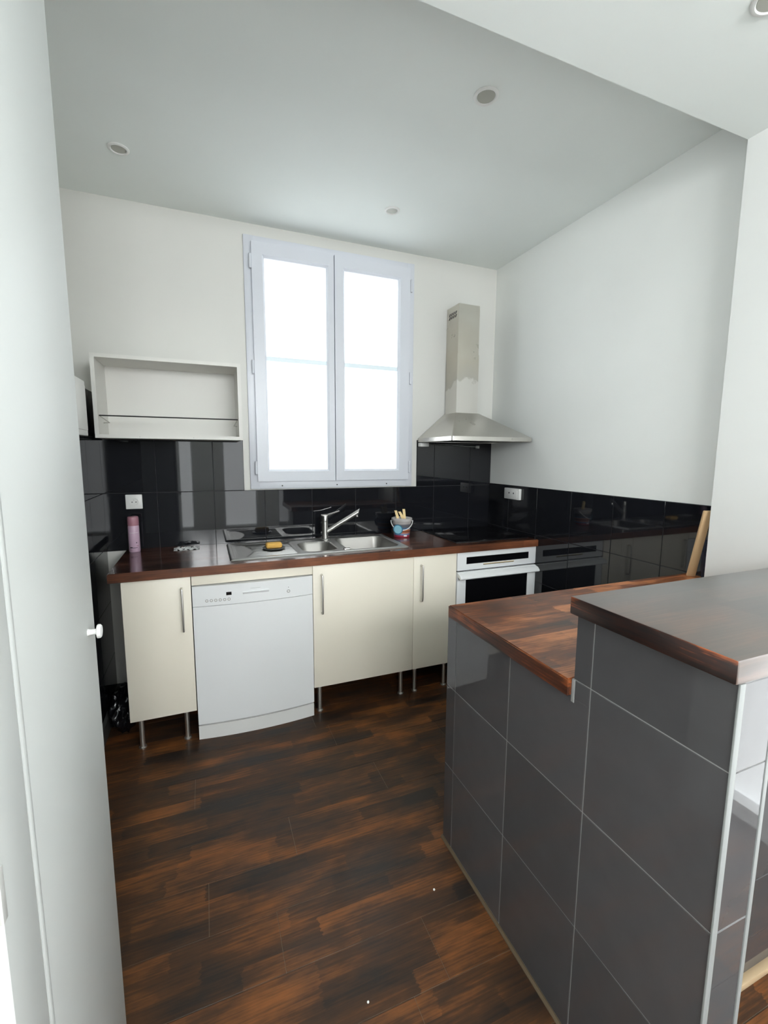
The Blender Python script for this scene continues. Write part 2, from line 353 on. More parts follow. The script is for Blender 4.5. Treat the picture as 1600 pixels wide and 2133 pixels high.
# left kitchen wall (tiled)
bm = bmesh.new(); box(bm, -2.87, -2.75, -1.72, 0, 0, 2.9)
o = obj('wall_left', bm, 'wall'); struct(o, 'white left kitchen wall hidden behind the closet', 'wall')
bm = bmesh.new(); box(bm, -2.62, XL, -1.70, 0, 0, 1.757)
wall_left = obj('wall_partition', bm, 'wall'); struct(wall_left, 'low charcoal tiled partition between closet and wall cabinet', 'wall')
bm = bmesh.new(); box(bm, XL, XL+0.006, -1.70, -0.008, 0.11, 1.757); obj('grout', bm, 'grout_dark', wall_left)
ly = [-0.008, -0.325, -0.625, -0.925, -1.225, -1.525, -1.70]; lz = [0.11, 0.312, 0.616, 0.920, 1.222, 1.526, 1.757]
for a, b_ in zip(ly[1:], ly[:-1]):
    for c, d in zip(lz[:-1], lz[1:]): tile(wall_left, 'l', XL, a, b_, c, d)

# right kitchen wall, tiled to elbow height
bm = bmesh.new(); box(bm, 0, 0.12, YB, 0, 0, 2.9)
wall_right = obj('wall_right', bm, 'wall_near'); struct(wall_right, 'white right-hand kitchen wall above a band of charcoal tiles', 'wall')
bm = bmesh.new(); box(bm, -0.006, 0, YB, -0.008, 0.0, 1.2355); obj('grout', bm, 'grout_dark', wall_right)
ry = [-0.008, -0.25, -0.54, -0.832, -1.125, -1.411, YB]; rz_ = [0.0, 0.312, 0.62, 0.928, 1.235]
for a, b_ in zip(ry[1:], ry[:-1]):
    for c, d in zip(rz_[:-1], rz_[1:]): tile(wall_right, 'r', 0, a, b_, c, d)

# near right wall (projects), partition behind the closet, the living room shell
bm = bmesh.new()
box(bm, -0.1, 0.12, -2.75, YB, 0, 2.9); box(bm, -0.1, 0.12, -4.75, -3.75, 0, 2.9); box(bm, -0.1, 0.12, -3.75, -2.75, 2.3, 2.9)
o = obj('wall_near', bm, 'wall_side'); struct(o, 'bright white wall at the right edge behind the raised bar top', 'wall')
bm = bmesh.new(); box(bm, -3.7, XL-0.001, -2.263, -1.70, 0, 2.9); o = obj('wall_hall', bm, 'wall_near'); struct(o, 'white partition wall beside the closet out of view', 'wall')
bm = bmesh.new(); box(bm, -3.75, -3.6, -2.9, -2.263, 0, 2.9); box(bm, -3.75, -3.6, -4.75, -4.4, 0, 2.9); box(bm, -3.75, -3.6, -4.4, -2.9, 0, 0.4); box(bm, -3.75, -3.6, -4.4, -2.9, 2.4, 2.9); o = obj('wall_far_left', bm, 'wall_near'); struct(o, 'white living room wall out of view on the left', 'wall')
RW = [(-2.62, -2.18), (-1.73, -1.22)]; UW = [(-2.30, -1.62), (-1.48, -0.84), (-0.70, -0.14)]; YR = -4.6
bm = bmesh.new()
def wall_strip(z0, z1, holes):
    xs = [-3.7] + [v for ab in holes for v in ab] + [0.0]
    for k in range(0, len(xs), 2): box(bm, xs[k], xs[k+1], YR-0.15, YR, z0, z1)
wall_strip(0, 0.30, []); wall_strip(0.30, 1.70, RW); wall_strip(1.70, 1.76, []); wall_strip(1.76, 2.54, UW); wall_strip(2.54, 2.9, [])
o = obj('wall_rear', bm, 'wall_near'); struct(o, 'white living room wall behind the photographer with tall windows', 'wall')
# ceilings
bm = bmesh.new(); box(bm, -2.87, 0.12, YB, 0.1, H, H+0.1); o = obj('ceiling', bm, 'ceil'); struct(o, 'white kitchen ceiling with three recessed spotlights', 'ceiling')
bm = bmesh.new(); box(bm, -3.75, 0.12, -4.75, YB, HS, 2.95); o = obj('ceiling_lowered', bm, 'ceil'); struct(o, 'lowered white ceiling edge crossing the top right corner', 'ceiling')
# skirting under the worktop
bm = bmesh.new(); prism(bm, [(0, 0), (-0.014, 0), (-0.014, 0.085), (-0.010, 0.095), (-0.006, 0.098), (-0.004, 0.112), (0, 0.112)], XL, 0.0, 'x')
o = obj('baseboard_back', bm, 'baseboard'); struct(o, 'dark skirting board low on the wall behind the cabinets', 'baseboard')
bm = bmesh.new(); prism(bm, [(XL, 0), (XL+0.014, 0), (XL+0.014, 0.085), (XL+0.010, 0.095), (XL+0.004, 0.110), (XL, 0.110)], -1.70, -0.014, 'y')
o = obj('baseboard_left', bm, 'baseboard'); struct(o, 'dark skirting board along the left tiled wall', 'baseboard')

# ------------------------------------------------------------------ kitchen window
win = thing('window_1', (-1.2, 0, 1.228), 'white double casement window with bright frosted panes above the sink', 'window'); win['kind'] = 'structure'
bm = bmesh.new()
FX0, FX1, FZ0, FZ1 = -1.746, -0.659, 1.228, 2.692
box(bm, FX0, -1.690, -0.014, 0.07, FZ0, FZ1, 0.003); box(bm, -0.708, FX1, -0.014, 0.07, FZ0, FZ1, 0.003)
box(bm, -1.695, -0.703, -0.0135, 0.07, FZ0+0.0002, 1.285, 0.003); box(bm, -1.695, -0.703, -0.0135, 0.07, 2.645, FZ1-0.0002, 0.003)
obj('window_frame', bm, 'frame', win, True)
SZ0, SZ1 = 1.2755, 2.6545
for nm, x0, x1, g0, g1 in (('l', -1.704, -1.2160, -1.631, -1.262), ('r', -1.2110, -0.6966, -1.144, -0.778)):
    bm = bmesh.new(); G0, G1, Z0, Z1 = g0, g1, 1.349, 2.575
    def mitre(pts):
        a = [bm.verts.new((p[0], -0.034, p[1])) for p in pts]; b2 = [bm.verts.new((p[0], 0.02, p[1])) for p in pts]
        bm.faces.new(a); bm.faces.new(b2[::-1])
        for i in range(4): bm.faces.new((a[i], b2[i], b2[(i+1) % 4], a[(i+1) % 4]))
    i_ = 0.012
    mitre([(x0, SZ0), (x1, SZ0), (G1+i_, Z0-i_), (G0-i_, Z0-i_)]); mitre([(x1, SZ0), (x1, SZ1), (G1+i_, Z1+i_), (G1+i_, Z0-i_)])
    mitre([(x1, SZ1), (x0, SZ1), (G0-i_, Z1+i_), (G1+i_, Z1+i_)]); mitre([(x0, SZ1), (x0, SZ0), (G0-i_, Z0-i_), (G0-i_, Z1+i_)])
    sash = obj('sash', bm, 'frame', win)
    bm = bmesh.new()    # sloping glazing bead
    for e in (0,):
        o_ = [(G0-i_, Z0-i_), (G1+i_, Z0-i_), (G1+i_, Z1+i_), (G0-i_, Z1+i_)]; n_ = [(G0, Z0), (G1, Z0), (G1, Z1), (G0, Z1)]
        A = [bm.verts.new((p[0], -0.030, p[1])) for p in o_]; B = [bm.verts.new((p[0], -0.018, p[1])) for p in n_]; C_ = [bm.verts.new((p[0], 0.012, p[1])) for p in n_]
        for i in range(4): bm.faces.new((A[i], A[(i+1) % 4], B[(i+1) % 4], B[i])); bm.faces.new((B[i], B[(i+1) % 4], C_[(i+1) % 4], C_[i]))
    obj('glazing_bead', bm, 'frame', sash)
    for z0, z1 in ((Z0-0.005, 1.999), (2.025, Z1+0.005)): pbox('pane', 'pane', sash, G0-0.005, G1+0.005, -0.004, 0.004, z0, z1)
    pbox('glazing_bar', 'muntin', sash, G0, G1, -0.012, 0.004, 1.999, 2.025)
for x, zs in ((-1.712, (2.545, 1.955, 1.36)), (-0.688, (2.545, 1.955, 1.36))):
    for z in zs:
        h = ptube('hinge', 'frame', win, [(x, -0.034, z-0.04), (x, -0.034, z-0.037), (x, -0.034, z+0.037), (x, -0.034, z+0.04)], [0.005, 0.0075, 0.0075, 0.005], 10)
for x in (-1.555, -1.20, -0.85): ptube('screw_cap', 'black', win, [(x, -0.0120, 1.247), (x, -0.0155, 1.247)], 0.0045, 10)

# living-room windows: some seen only as reflections, high and left ones added for fill
def room_window(name, label, x0, x1, y0, y1, z0, z1, axis, pm='pane_room', split=True):
    t = thing(name, ((x0+x1)/2, (y0+y1)/2, z0), label, 'window'); t['kind'] = 'structure'
    bm = bmesh.new(); f = 0.06 if split else 0.02
    if axis == 'y':
        m = (x0+x1)/2
        for a in ((x0, x0+f), (x1-f, x1), (m-f/2, m+f/2))[:3 if split else 2]: box(bm, a[0], a[1], y0, y1, z0, z1)
        box(bm, x0, x1, y0, y1, z0, z0+f); box(bm, x0, x1, y0, y1, z1-f, z1)
    else:
        m = (y0+y1)/2
        for a in ((y0, y0+f), (y1-f, y1), (m-f/2, m+f/2)): box(bm, x0, x1, a[0], a[1], z0, z1)
        box(bm, x0, x1, y0, y1, z0, z0+f); box(bm, x0, x1, y0, y1, z1-f, z1)
    obj('window_frame', bm, 'frame_old', t)
    if axis == 'y':
        for a in (((x0+f, m-f/2), (m+f/2, x1-f)) if split else ((x0+f, x1-f),)): pbox('pane', pm, t, a[0], a[1], y0+0.01, y0+0.016, z0+f, z1-f)
    else:
        for a in ((y0+f, m-f/2), (m+f/2, y1-f)): pbox('pane', pm, t, x1-0.016, x1-0.01, a[0], a[1], z0+f, z1-f)
room_window('window_2', 'tall living room window behind the photographer, left one', RW[0][0], RW[0][1], YR-0.10, YR-0.03, 0.30, 1.70, 'y', split=False)
room_window('window_3', 'tall living room window behind the photographer, right one', RW[1][0], RW[1][1], YR-0.10, YR-0.03, 0.30, 1.70, 'y', split=False)
for k, nm in enumerate(('left', 'middle', 'right')): room_window('window_%d' % (6+k), 'high window added for fill light behind the photographer, %s one' % nm, UW[k][0], UW[k][1], YR-0.10, YR-0.03, 1.76, 2.54, 'y', 'pane_high_fill')  # added light sources, set above what the tiles reflect
room_window('window_4', 'tall side window beyond the right edge of the view', -0.06, 0.02, -3.75, -2.75, 0.0, 2.3, 'x')
room_window('window_5', 'wide window added for fill light, unseen to the left of the photographer', -3.70, -3.62, -4.4, -2.9, 0.4, 2.4, 'x', 'pane_side_fill')  # added light source, out of view

# ------------------------------------------------------------------ white closet at the left edge
cl = thing('closet', (-2.39, -1.99, 0), 'tall white built-in closet with a round knob at the left edge', 'closet')
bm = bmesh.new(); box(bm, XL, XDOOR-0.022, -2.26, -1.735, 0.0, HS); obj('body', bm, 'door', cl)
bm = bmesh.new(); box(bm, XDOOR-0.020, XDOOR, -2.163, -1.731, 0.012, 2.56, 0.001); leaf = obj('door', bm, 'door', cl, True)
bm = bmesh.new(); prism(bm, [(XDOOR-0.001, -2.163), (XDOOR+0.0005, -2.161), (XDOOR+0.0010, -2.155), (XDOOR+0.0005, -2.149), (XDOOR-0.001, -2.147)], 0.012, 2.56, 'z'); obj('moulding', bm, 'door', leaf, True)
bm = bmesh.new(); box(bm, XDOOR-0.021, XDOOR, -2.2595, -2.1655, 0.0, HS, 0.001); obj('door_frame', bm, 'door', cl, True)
for z in (0.93, 2.1): pbox('hinge', 'plastic_grey', cl, XDOOR-0.004, XDOOR+0.001, -2.262, -2.250, z-0.035, z+0.035, bev=0.001)
bm = bmesh.new()
prof = [(0.0, 0.008), (0.006, 0.012), (0.007, 0.028), (0.013, 0.029), (0.016, 0.032), (0.016, 0.037), (0.013, 0.040), (0.0, 0.041)]
tmp = bmesh.new(); lathe(tmp, [(0.0075, 0.0), (0.0065, 0.003), (0.0060, 0.006), (0.0060, 0.016), (0.0135, 0.017), (0.0145, 0.018), (0.0145, 0.022), (0.0125, 0.0245), (0.001, 0.025)], 0, 0, 24)
bmesh.ops.rotate(tmp, verts=tmp.verts[:], cent=(0, 0, 0), matrix=Matrix.Rotation(math.pi/2, 3, 'Y')); bmesh.ops.translate(tmp, verts=tmp.verts[:], vec=(XDOOR, -1.790, 1.072)); merge(bm, tmp)
kn = obj('knob', bm, 'plastic_white', leaf, True)

# fuse box on the left wall
fb = thing('fuse_box', (XL, -0.55, 1.52), 'white box on the tiled partition, half hidden by the closet door', 'fuse box')
pbox('housing', 'plastic_white', fb, XL+0.008, XL+0.045, -0.75, -0.43, 1.52, 1.765, bev=0.004); pbox('cover', 'plastic_white', fb, XL+0.045, XL+0.050, -0.73, -0.45, 1.545, 1.742, bev=0.002)

# ------------------------------------------------------------------ base cabinets
YF = -0.5534; ZT, ZB = 0.858, 0.1615
def handle(parent, x, z0, z1):
    s = 0.028; pts = [(x, YF, z0+0.006)] + arc_pts((x, YF-s+0.010, z0+0.016), 0.010, -math.pi/2, -math.pi, 5, (0, 0, 0), (0, 0, 0))[:0]
    pts = [(x, YF+0.001, z0+0.006), (x, YF-s+0.012, z0+0.006), (x, YF-s+0.003, z0+0.009), (x, YF-s, z0+0.018), (x, YF-s, z1-0.018), (x, YF-s+0.003, z1-0.009), (x, YF-s+0.012, z1-0.006), (x, YF+0.001, z1-0.006)]
    return ptube('handle', 'handle', parent, pts, 0.0048, 10)
def leg(parent, x, y, top):
    bm = bmesh.new(); lathe(bm, [(0.018, 0.0), (0.018, 0.006), (0.0115, 0.010), (0.0115, top-0.004), (0.016, top-0.003), (0.016, top)], x, y, 16)
    return obj('leg', bm, 'handle', parent, True)
def cabinet(x0, x1, legs, hx, label):
    t = thing('base_cabinet', ((x0+x1)/2, -0.28, 0), label, 'cabinet', 'base cabinets on steel legs')
    bm = bmesh.new(); p = 0.016
    box(bm, x0+0.001, x0+p, YF+0.019, -0.02, ZB+0.002, ZT); box(bm, x1-p, x1-0.001, YF+0.019, -0.02, ZB+0.002, ZT)
    box(bm, x0+p, x1-p, YF+0.019, -0.02, ZB+0.002, ZB+0.018); box(bm, x0+p, x1-p, -0.028, -0.02, ZB+0.018, ZT)
    obj('body', bm, 'carcass', t)
    d = pbox('door', 'cream', t, x0+0.001, x1-0.001, YF, YF+0.018, ZB, ZT-0.003, bev=0.0015)
    handle(d, hx, 0.582, 0.808)
    for x in legs:
        for y in (-0.512, -0.08): leg(t, x, y, ZB+0.002)
    return t
cabinet(-2.3868, -2.0896, (-2.345, -2.140), -2.130, 'narrow cream base cabinet on legs left of the dishwasher')
cabinet(-1.4916, -0.8943, (-1.452, -0.952), -1.444, 'wide cream base cabinet on legs under the sink bowls')
cabinet(-0.8943, -0.6048, (-0.859, -0.655), -0.846, 'narrow cream base cabinet between sink cabinet and oven')
fl = pbox('filler_panel', 'cream', None, -2.087, -1.493, YF, YF+0.018, 0.808, ZT-0.002, bev=0.001, at=(-1.79, YF, 0.808)); tag(fl, 'cream filler strip between the worktop and the white dishwasher', 'panel')
pbox('rail', 'carcass', fl, -2.087, -1.493, YF+0.018, -0.05, 0.842, ZT-0.002)

# dishwasher -------------------------------------------------------
dw = thing('dishwasher', (-1.79, -0.28, 0), 'white freestanding dishwasher with push buttons under the worktop', 'dishwasher')
DX0, DX1 = -2.086, -1.494
def bowed(z0, z1, y, th, bow, rise=0.0):
    bm = bmesh.new(); n = 16; F = []; B = []
    for i in range(n+1):
        u = i/n; x = DX0 + (DX1-DX0)*u; k = 4*u*(1-u)
        F.append((bm.verts.new((x, y - bow*k, z0)), bm.verts.new((x, y - bow*k, z1)))); B.append((bm.verts.new((x, y+th, z0)), bm.verts.new((x, y+th, z1))))
    for i in range(n):
        bm.faces.new((F[i][0], F[i+1][0], F[i+1][1], F[i][1])); bm.faces.new((B[i][0], B[i+1][0], B[i+1][1], B[i][1]))
        bm.faces.new((F[i][0], F[i+1][0], B[i+1][0], B[i][0])); bm.faces.new((F[i][1], F[i+1][1], B[i+1][1], B[i][1]))
    for i in (0, n): bm.faces.new((F[i][0], F[i][1], B[i][1], B[i][0]))
    return bm
pbox('body', 'dw_body', dw, DX0+0.002, DX1-0.002, YF+0.045, -0.03, 0.02, 0.800)
d = obj('door', bowed(0.083, 0.6985, YF-0.002, 0.040, 0.020), 'enamel', dw, True)
cp = obj('control_panel', bowed(0.701, 0.802, YF-0.002, 0.045, 0.020), 'enamel', dw, True)
obj('kick_plate', bowed(0.0, 0.0725, YF+0.004, 0.040, 0.022), 'plastic_white', dw, True)
def dwy(x): u = (x-DX0)/(DX1-DX0); return YF - 0.002 - 0.020*4*u*(1-u)
for i in range(6):
    x = -2.021 + i*0.0206; y = dwy(x)
    bm = bmesh.new(); tube(bm, [(x, y+0.002, 0.727), (x, y-0.001, 0.727)], 0.0072, 14); r_ = obj('button', bm, 'button_ring', cp, True)
    ptube('button_face', 'plastic_white', cp, [(x, y, 0.7275), (x, y-0.003, 0.7275)], 0.0050, 14)
x = -1.624; y = dwy(x); ptube('power_button', 'button_ring', cp, [(x, y+0.002, 0.735), (x, y-0.001, 0.735)], 0.0085, 14); ptube('button_face', 'plastic_white', cp, [(x, y, 0.7355), (x, y-0.003, 0.7355)], 0.006, 14)
ptube('indicator', 'black', cp, [(x, y+0.001, 0.756), (x, y-0.001, 0.756)], 0.0018, 8)
x = -1.918; pbox('display', 'black_glass', cp, x-0.0125, x+0.0125, dwy(x)-0.0012, dwy(x)+0.004, 0.748, 0.764)
bm = bmesh.new(); x0, x1, y = -1.852, -1.724, dwy(-1.79)      # scooped hand grip
hp = [(y-0.0015, 0.757), (y-0.006, 0.757), (y-0.0055, 0.7545), (y+0.0005, 0.745), (y-0.0008, 0.708), (y+0.004, 0.708), (y+0.004, 0.757)]
prism(bm, hp, x0, x1, 'x'); obj('grip', bm, 'enamel', cp, False)
pbox('top_badge', 'plastic_grey', cp, -1.815, -1.765, y-0.0004, y+0.002, 0.772, 0.7735)

# oven ---------------------------------------------------------------
ov = thing('oven', (-0.30, -0.28, 0.26), 'white built-in oven with black glass door under the hob', 'oven')
OX0, OX1 = -0.600, -0.006
pbox('body', 'black', ov, OX0+0.006, OX1-0.012, YF+0.02, -0.05, 0.27, 0.852)
cp = pbox('control_panel', 'enamel', ov, OX0, OX1, YF, YF+0.02, 0.741, 0.857, bev=0.003)
pbox('display', 'black_glass', cp, -0.536, -0.067, YF-0.0015, YF+0.004, 0.780, 0.823); pbox('lever', 'brass', cp, -0.413, -0.183, YF-0.005, YF, 0.770, 0.7735); pbox('slot', 'black', cp, -0.413, -0.183, YF-0.001, YF+0.002, 0.766, 0.770)
od = thing('door', (-0.30, -0.28, 0.26), '', ''); COL.objects.unlink(od); bpy.data.objects.remove(od)
bm = bmesh.new(); box(bm, OX0, -0.538, YF-0.004, YF+0.018, 0.275, 0.733, 0.003); box(bm, -0.070, OX1, YF-0.004, YF+0.018, 0.275, 0.733, 0.003); box(bm, -0.545, -0.063, YF-0.0038, YF+0.018, 0.275, 0.33); box(bm, -0.545, -0.063, YF-0.0038, YF+0.018, 0.685, 0.7328)
od = obj('door', bm, 'enamel', ov, True)
pbox('door_glass', 'black_glass', od, -0.545, -0.063, YF, YF+0.012, 0.32, 0.69)
bm = bmesh.new(); prism(bm, [(YF-0.003, 0.729), (YF-0.030, 0.722), (YF-0.044, 0.708), (YF-0.046, 0.700), (YF-0.040, 0.694), (YF-0.020, 0.703), (YF-0.003, 0.706)], OX0, OX1+0.004, 'x'); obj('handle', bm, 'enamel', od, True)
oc = thing('base_cabinet', (-0.30, -0.28, 0), 'low cream plinth cabinet under the oven, hidden behind the bar', 'cabinet', 'base cabinets on steel legs')
bm = bmesh.new(); box(bm, -0.6045, -0.001, YF+0.019, -0.02, ZB, 0.262); obj('body', bm, 'carcass', oc); pbox('drawer', 'cream', oc, -0.603, -0.003, YF, YF+0.018, ZB, 0.262, bev=0.0015)
for x in (-0.56, -0.05):
    for y in (-0.512, -0.08): leg(oc, x, y, ZB)

# worktop along the back wall ----------------------------------------
SX0, SX1, SY0, SY1 = -1.903, -0.900, -0.506, -0.060
bm = bmesh.new(); YW = -0.5734; zt0, zt1 = 0.8585, ZW
hx0, hx1, hy0, hy1 = SX0+0.03, SX1-0.03, SY0+0.02, SY1-0.02
XWL = -2.433
outer = [(XWL, YW), (-0.0085, YW), (-0.0085, -0.0085), (XWL, -0.0085)]; inner = [(hx0, hy0), (hx1, hy0), (hx1, hy1), (hx0, hy1)]
def ring(z): return [bm.verts.new((*p, z)) for p in outer], [bm.verts.new((*p, z)) for p in inner]
o1, i1 = ring(zt1); o0, i0 = ring(zt0)
for k in range(4):
    j = (k+1) % 4; bm.faces.new((o1[k], o1[j], i1[j], i1[k])); bm.faces.new((o0[k], o0[j], i0[j], i0[k])); bm.faces.new((o0[k], o0[j], o1[j], o1[k])); bm.faces.new((i0[k], i0[j], i1[j], i1[k]))
bmesh.ops.bevel(bm, geom=[e for e in bm.edges if all(v in o1 for v in e.verts)], offset=0.003, segments=2, affect='EDGES')
wt = obj('worktop', bm, 'worktop', None, at=(-1.2, -0.29, zt0)); tag(wt, 'long dark stained wooden worktop along the wall under the window', 'worktop')

def edge_mat(o, mat, only_x=False):
    o.data.materials.append(M[mat])
    for p in o.data.polygons:
        if abs(p.normal.z) < 0.5 and (not only_x or abs(p.normal.x) > 0.5): p.material_index = 1
edge_mat(wt, 'edge_back')
# sink: one pressed sheet, split into its regions ---------------------
sink = thing('sink', (-1.40, -0.28, ZW), 'stainless steel sink with two bowls and ribbed drainer', 'sink')
def rsd(x, y, x0, x1, y0, y1, r):
    qx = abs(x-(x0+x1)/2) - (x1-x0)/2 + r; qy = abs(y-(y0+y1)/2) - (y1-y0)/2 + r
    return math.hypot(max(qx, 0), max(qy, 0)) + min(max(qx, qy), 0) - r
def sst(a, b, x): t = max(0, min(1, (x-a)/(b-a))); return t*t*(3-2*t)
SB = (-1.505, -1.305, -0.435, -0.155); BB = (-1.255, -0.930, -0.455, -0.100); DR = (-1.865, -1.535, -0.450, -0.110)
def sz(x, y):
    z = 0.0075*sst(0, 0.008, min(x-SX0, SX1-x, y-SY0, SY1-y)) + 0.0006
    z -= 0.0045*sst(0.018, 0.030, min(x-SX0, SX1-x, y-SY0, SY1-y))
    for b_, dp, r in ((SB, 0.115, 0.07), (BB, 0.155, 0.06)):
        d = -rsd(x, y, *b_, r); z -= 0.004*sst(-0.004, 0.004, d) + (dp)*sst(0.0, 0.045, d)**0.8 if d > -0.004 else 0
    d = -rsd(x, y, *DR, 0.02)
    if d > -0.004:
        z -= 0.0035*sst(-0.004, 0.006, d)
        lim = DR[0] + 0.035 + 0.045*(1-((y+0.28)/0.16)**2)*1
        if x > lim and x < DR[1]-0.01 and abs(y+0.28) < 0.15:
            z += 0.0045*max(0, math.cos(2*math.pi*(y+0.28)/0.030))**2 * sst(lim, lim+0.02, x)
    return ZW + z
NX, NY = 232, 110
gv = [[(SX0+(SX1-SX0)*i/NX, SY0+(SY1-SY0)*j/NY) for j in range(NY+1)] for i in range(NX+1)]
parts = {'rim': [], 'drainboard': [], 'small_bowl': [], 'large_bowl': []}
for i in range(NX):
    for j in range(NY):
        cx_, cy_ = (gv[i][j][0]+gv[i+1][j][0])/2, (gv[i][j][1]+gv[i][j+1][1])/2
        k = 'small_bowl' if rsd(cx_, cy_, *SB, 0.07) < 0 else 'large_bowl' if rsd(cx_, cy_, *BB, 0.06) < 0 else 'drainboard' if rsd(cx_, cy_, *DR, 0.02) < 0 else 'rim'
        parts[k].append((i, j))
for k, qs in parts.items():
    bm = bmesh.new(); vm = {}
    def V(i, j):
        if (i, j) not in vm: x, y = gv[i][j]; vm[(i, j)] = bm.verts.new((x, y, sz(x, y)))
        return vm[(i, j)]
    for i, j in qs: bm.faces.new((V(i, j), V(i+1, j), V(i+1, j+1), V(i, j+1)))
    o = obj(k, bm, 'bowl_steel' if k.endswith('bowl') else 'sink_steel', sink, False)
    for p in o.data.polygons: p.use_smooth = True
    if k.endswith('bowl'):
        b_ = SB if k[0] == 's' else BB; dp = 0.115 if k[0] == 's' else 0.155
        cx_, cy_ = (b_[0]+b_[1])/2, (b_[2]+b_[3])/2
        bm = bmesh.new(); lathe(bm, [(0.034, ZW-dp+0.001), (0.034, ZW-dp+0.004), (0.028, ZW-dp+0.005), (0.024, ZW-dp+0.002), (0.002, ZW-dp+0.002)], cx_, cy_, 24); obj('drain', bm, 'chrome', o, True)
kb = bmesh.new(); box(kb, -1.290, -1.250, -0.472, -0.448, ZW+0.003, ZW+0.014, 0.003); obj('waste_knob', kb, 'chrome', sink, True)

# tap ------------------------------------------------------------------
TX, TY = -1.308, -0.108
ZW0 = ZW; ZW = sz(TX, TY) - 0.003 + 0.0006
tp = thing('tap', (TX, TY, ZW+0.003), 'brushed steel single-lever mixer tap behind the sink bowls', 'tap')
bm = bmesh.new(); lathe(bm, [(0.034, ZW+0.003), (0.034, ZW+0.006), (0.030, ZW+0.009)], TX, TY, 28); obj('base_plate', bm, 'steel', tp, True)
bm = bmesh.new(); lathe(bm, [(0.0205, ZW+0.006), (0.0195, ZW+0.02), (0.0195, ZW+0.120)], TX, TY, 28); obj('body', bm, 'steel', tp, True)
bm = bmesh.new(); lathe(bm, [(0.0195, ZW+0.122), (0.0195, ZW+0.152), (0.018, ZW+0.156)], TX, TY, 28); cap = obj('cap', bm, 'steel', tp, True)
bm = bmesh.new(); a = Vector((TX-0.022, TY, ZW+0.157)); 
prism(bm, [(TX-0.024, ZW+0.156), (TX+0.018, ZW+0.156), (TX+0.095, ZW+0.178), (TX+0.095, ZW+0.183), (TX+0.018, ZW+0.164), (TX-0.024, ZW+0.162)], TY-0.007, TY+0.007, 'y'); obj('lever', bm, 'chrome', cap)
s0, s1 = Vector((TX+0.012, TY-0.003, ZW+0.055)), Vector((TX+0.205, TY-0.050, ZW+0.176))
bm = bmesh.new(); tube(bm, [s0, s0.lerp(s1, .5), s1], 0.0148, 18)
dv = (s1-s0).normalized(); tip = [v for v in bm.verts if (v.co - s1).length < 0.02]
for v in tip: v.co += dv*max(0, (v.co.z - s1.z))*1.6
sp = obj('spout', bm, 'steel', tp, True)
n0 = s1 - dv*0.012 + Vector((0, 0, -0.010)); ptube('nozzle', 'chrome', sp, [n0, n0+Vector((0.004, -0.001, -0.014))], 0.0095, 16)

ZW = ZW0
# hob ----------------------------------------------------------------
hb = thing('hob', (-0.30, -0.26, ZW), 'black glass ceramic hob set in the worktop corner below the hood', 'hob')
pbox('trim', 'black', hb, -0.578, -0.030, -0.500, -0.022, ZW-0.0, ZW+0.003, bev=0.001); gl = pbox('glass', 'hob_glass', hb, -0.574, -0.034, -0.496, -0.026, ZW+0.003, ZW+0.007, bev=0.0015)
for x, y, r in ((-0.44, -0.37, 0.09), (-0.44, -0.14, 0.07), (-0.17, -0.37, 0.07), (-0.17, -0.14, 0.09)):
    bm = bmesh.new(); n = 40
    A = [bm.verts.new((x+r*math.cos(2*math.pi*k/n), y+r*math.sin(2*math.pi*k/n), ZW+0.0073)) for k in range(n)]; B = [bm.verts.new((x+(r-.0015)*math.cos(2*math.pi*k/n), y+(r-.0015)*math.sin(2*math.pi*k/n), ZW+0.0073)) for k in range(n)]
    for k in range(n): bm.faces.new((A[k], A[(k+1) % n], B[(k+1) % n], B[k]))
    obj('cooking_zone', bm, 'hob_ring', gl)

# hood ---------------------------------------------------------------
hd = thing('cooker_hood', (-0.31, -0.1, 1.532), 'stainless steel chimney cooker hood above the hob', 'cooker hood')
CX0, CX1, CYF = -0.402, -0.234, -0.160
HX0, HX1, HYF = -0.611, -0.009, -0.472
bm = bmesh.new()
rc = 0.02
def outline(x0, x1, yf, r, z): 
    pts = [(x0, -0.0085)] + [(x0+r-r*math.cos(t), yf+r-r*math.sin(t)) for t in [i*math.pi/2/4 for i in range(5)]] + [(x1-r+r*math.sin(t), yf+r-r*math.cos(t)) for t in [i*math.pi/2/4 for i in range(5)]] + [(x1, -0.0085)]
    return [bm.verts.new((*p, z)) for p in pts]
A = outline(HX0, HX1, HYF, 0.012, 1.532); B = outline(HX0, HX1, HYF, 0.012, 1.558); B2 = outline(HX0+0.004, HX1-0.004, HYF+0.004, 0.012, 1.560); C_ = outline(CX0-0.008, CX1+0.008, CYF-0.008, 0.004, 1.729)
n = len(A)
for P_, Q_ in ((A, B), (B, B2), (B2, C_)):
    for k in range(n): bm.faces.new((P_[k], P_[(k+1) % n], Q_[(k+1) % n], Q_[k]))
bm.faces.new(C_)
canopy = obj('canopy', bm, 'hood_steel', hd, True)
pbox('filter', 'black', canopy, HX0+0.02, HX1-0.02, HYF+0.02, -0.02, 1.536, 1.545)
for i in range(2):
    x = -0.50 + i*0.36; bm = bmesh.new(); lathe(bm, [(0.022, 1.535), (0.022, 1.533), (0.016, 1.532)], x, -0.42, 16); obj('hood_lamp', bm, 'spot_lens', canopy, True)
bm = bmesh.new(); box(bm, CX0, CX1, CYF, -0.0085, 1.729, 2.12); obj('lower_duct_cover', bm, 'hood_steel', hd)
bm = bmesh.new(); box(bm, CX0+0.0025, CX1-0.0025, CYF+0.0025, -0.001, 2.12, 2.438); ud = obj('upper_duct_cover', bm, 'hood_steel', hd)
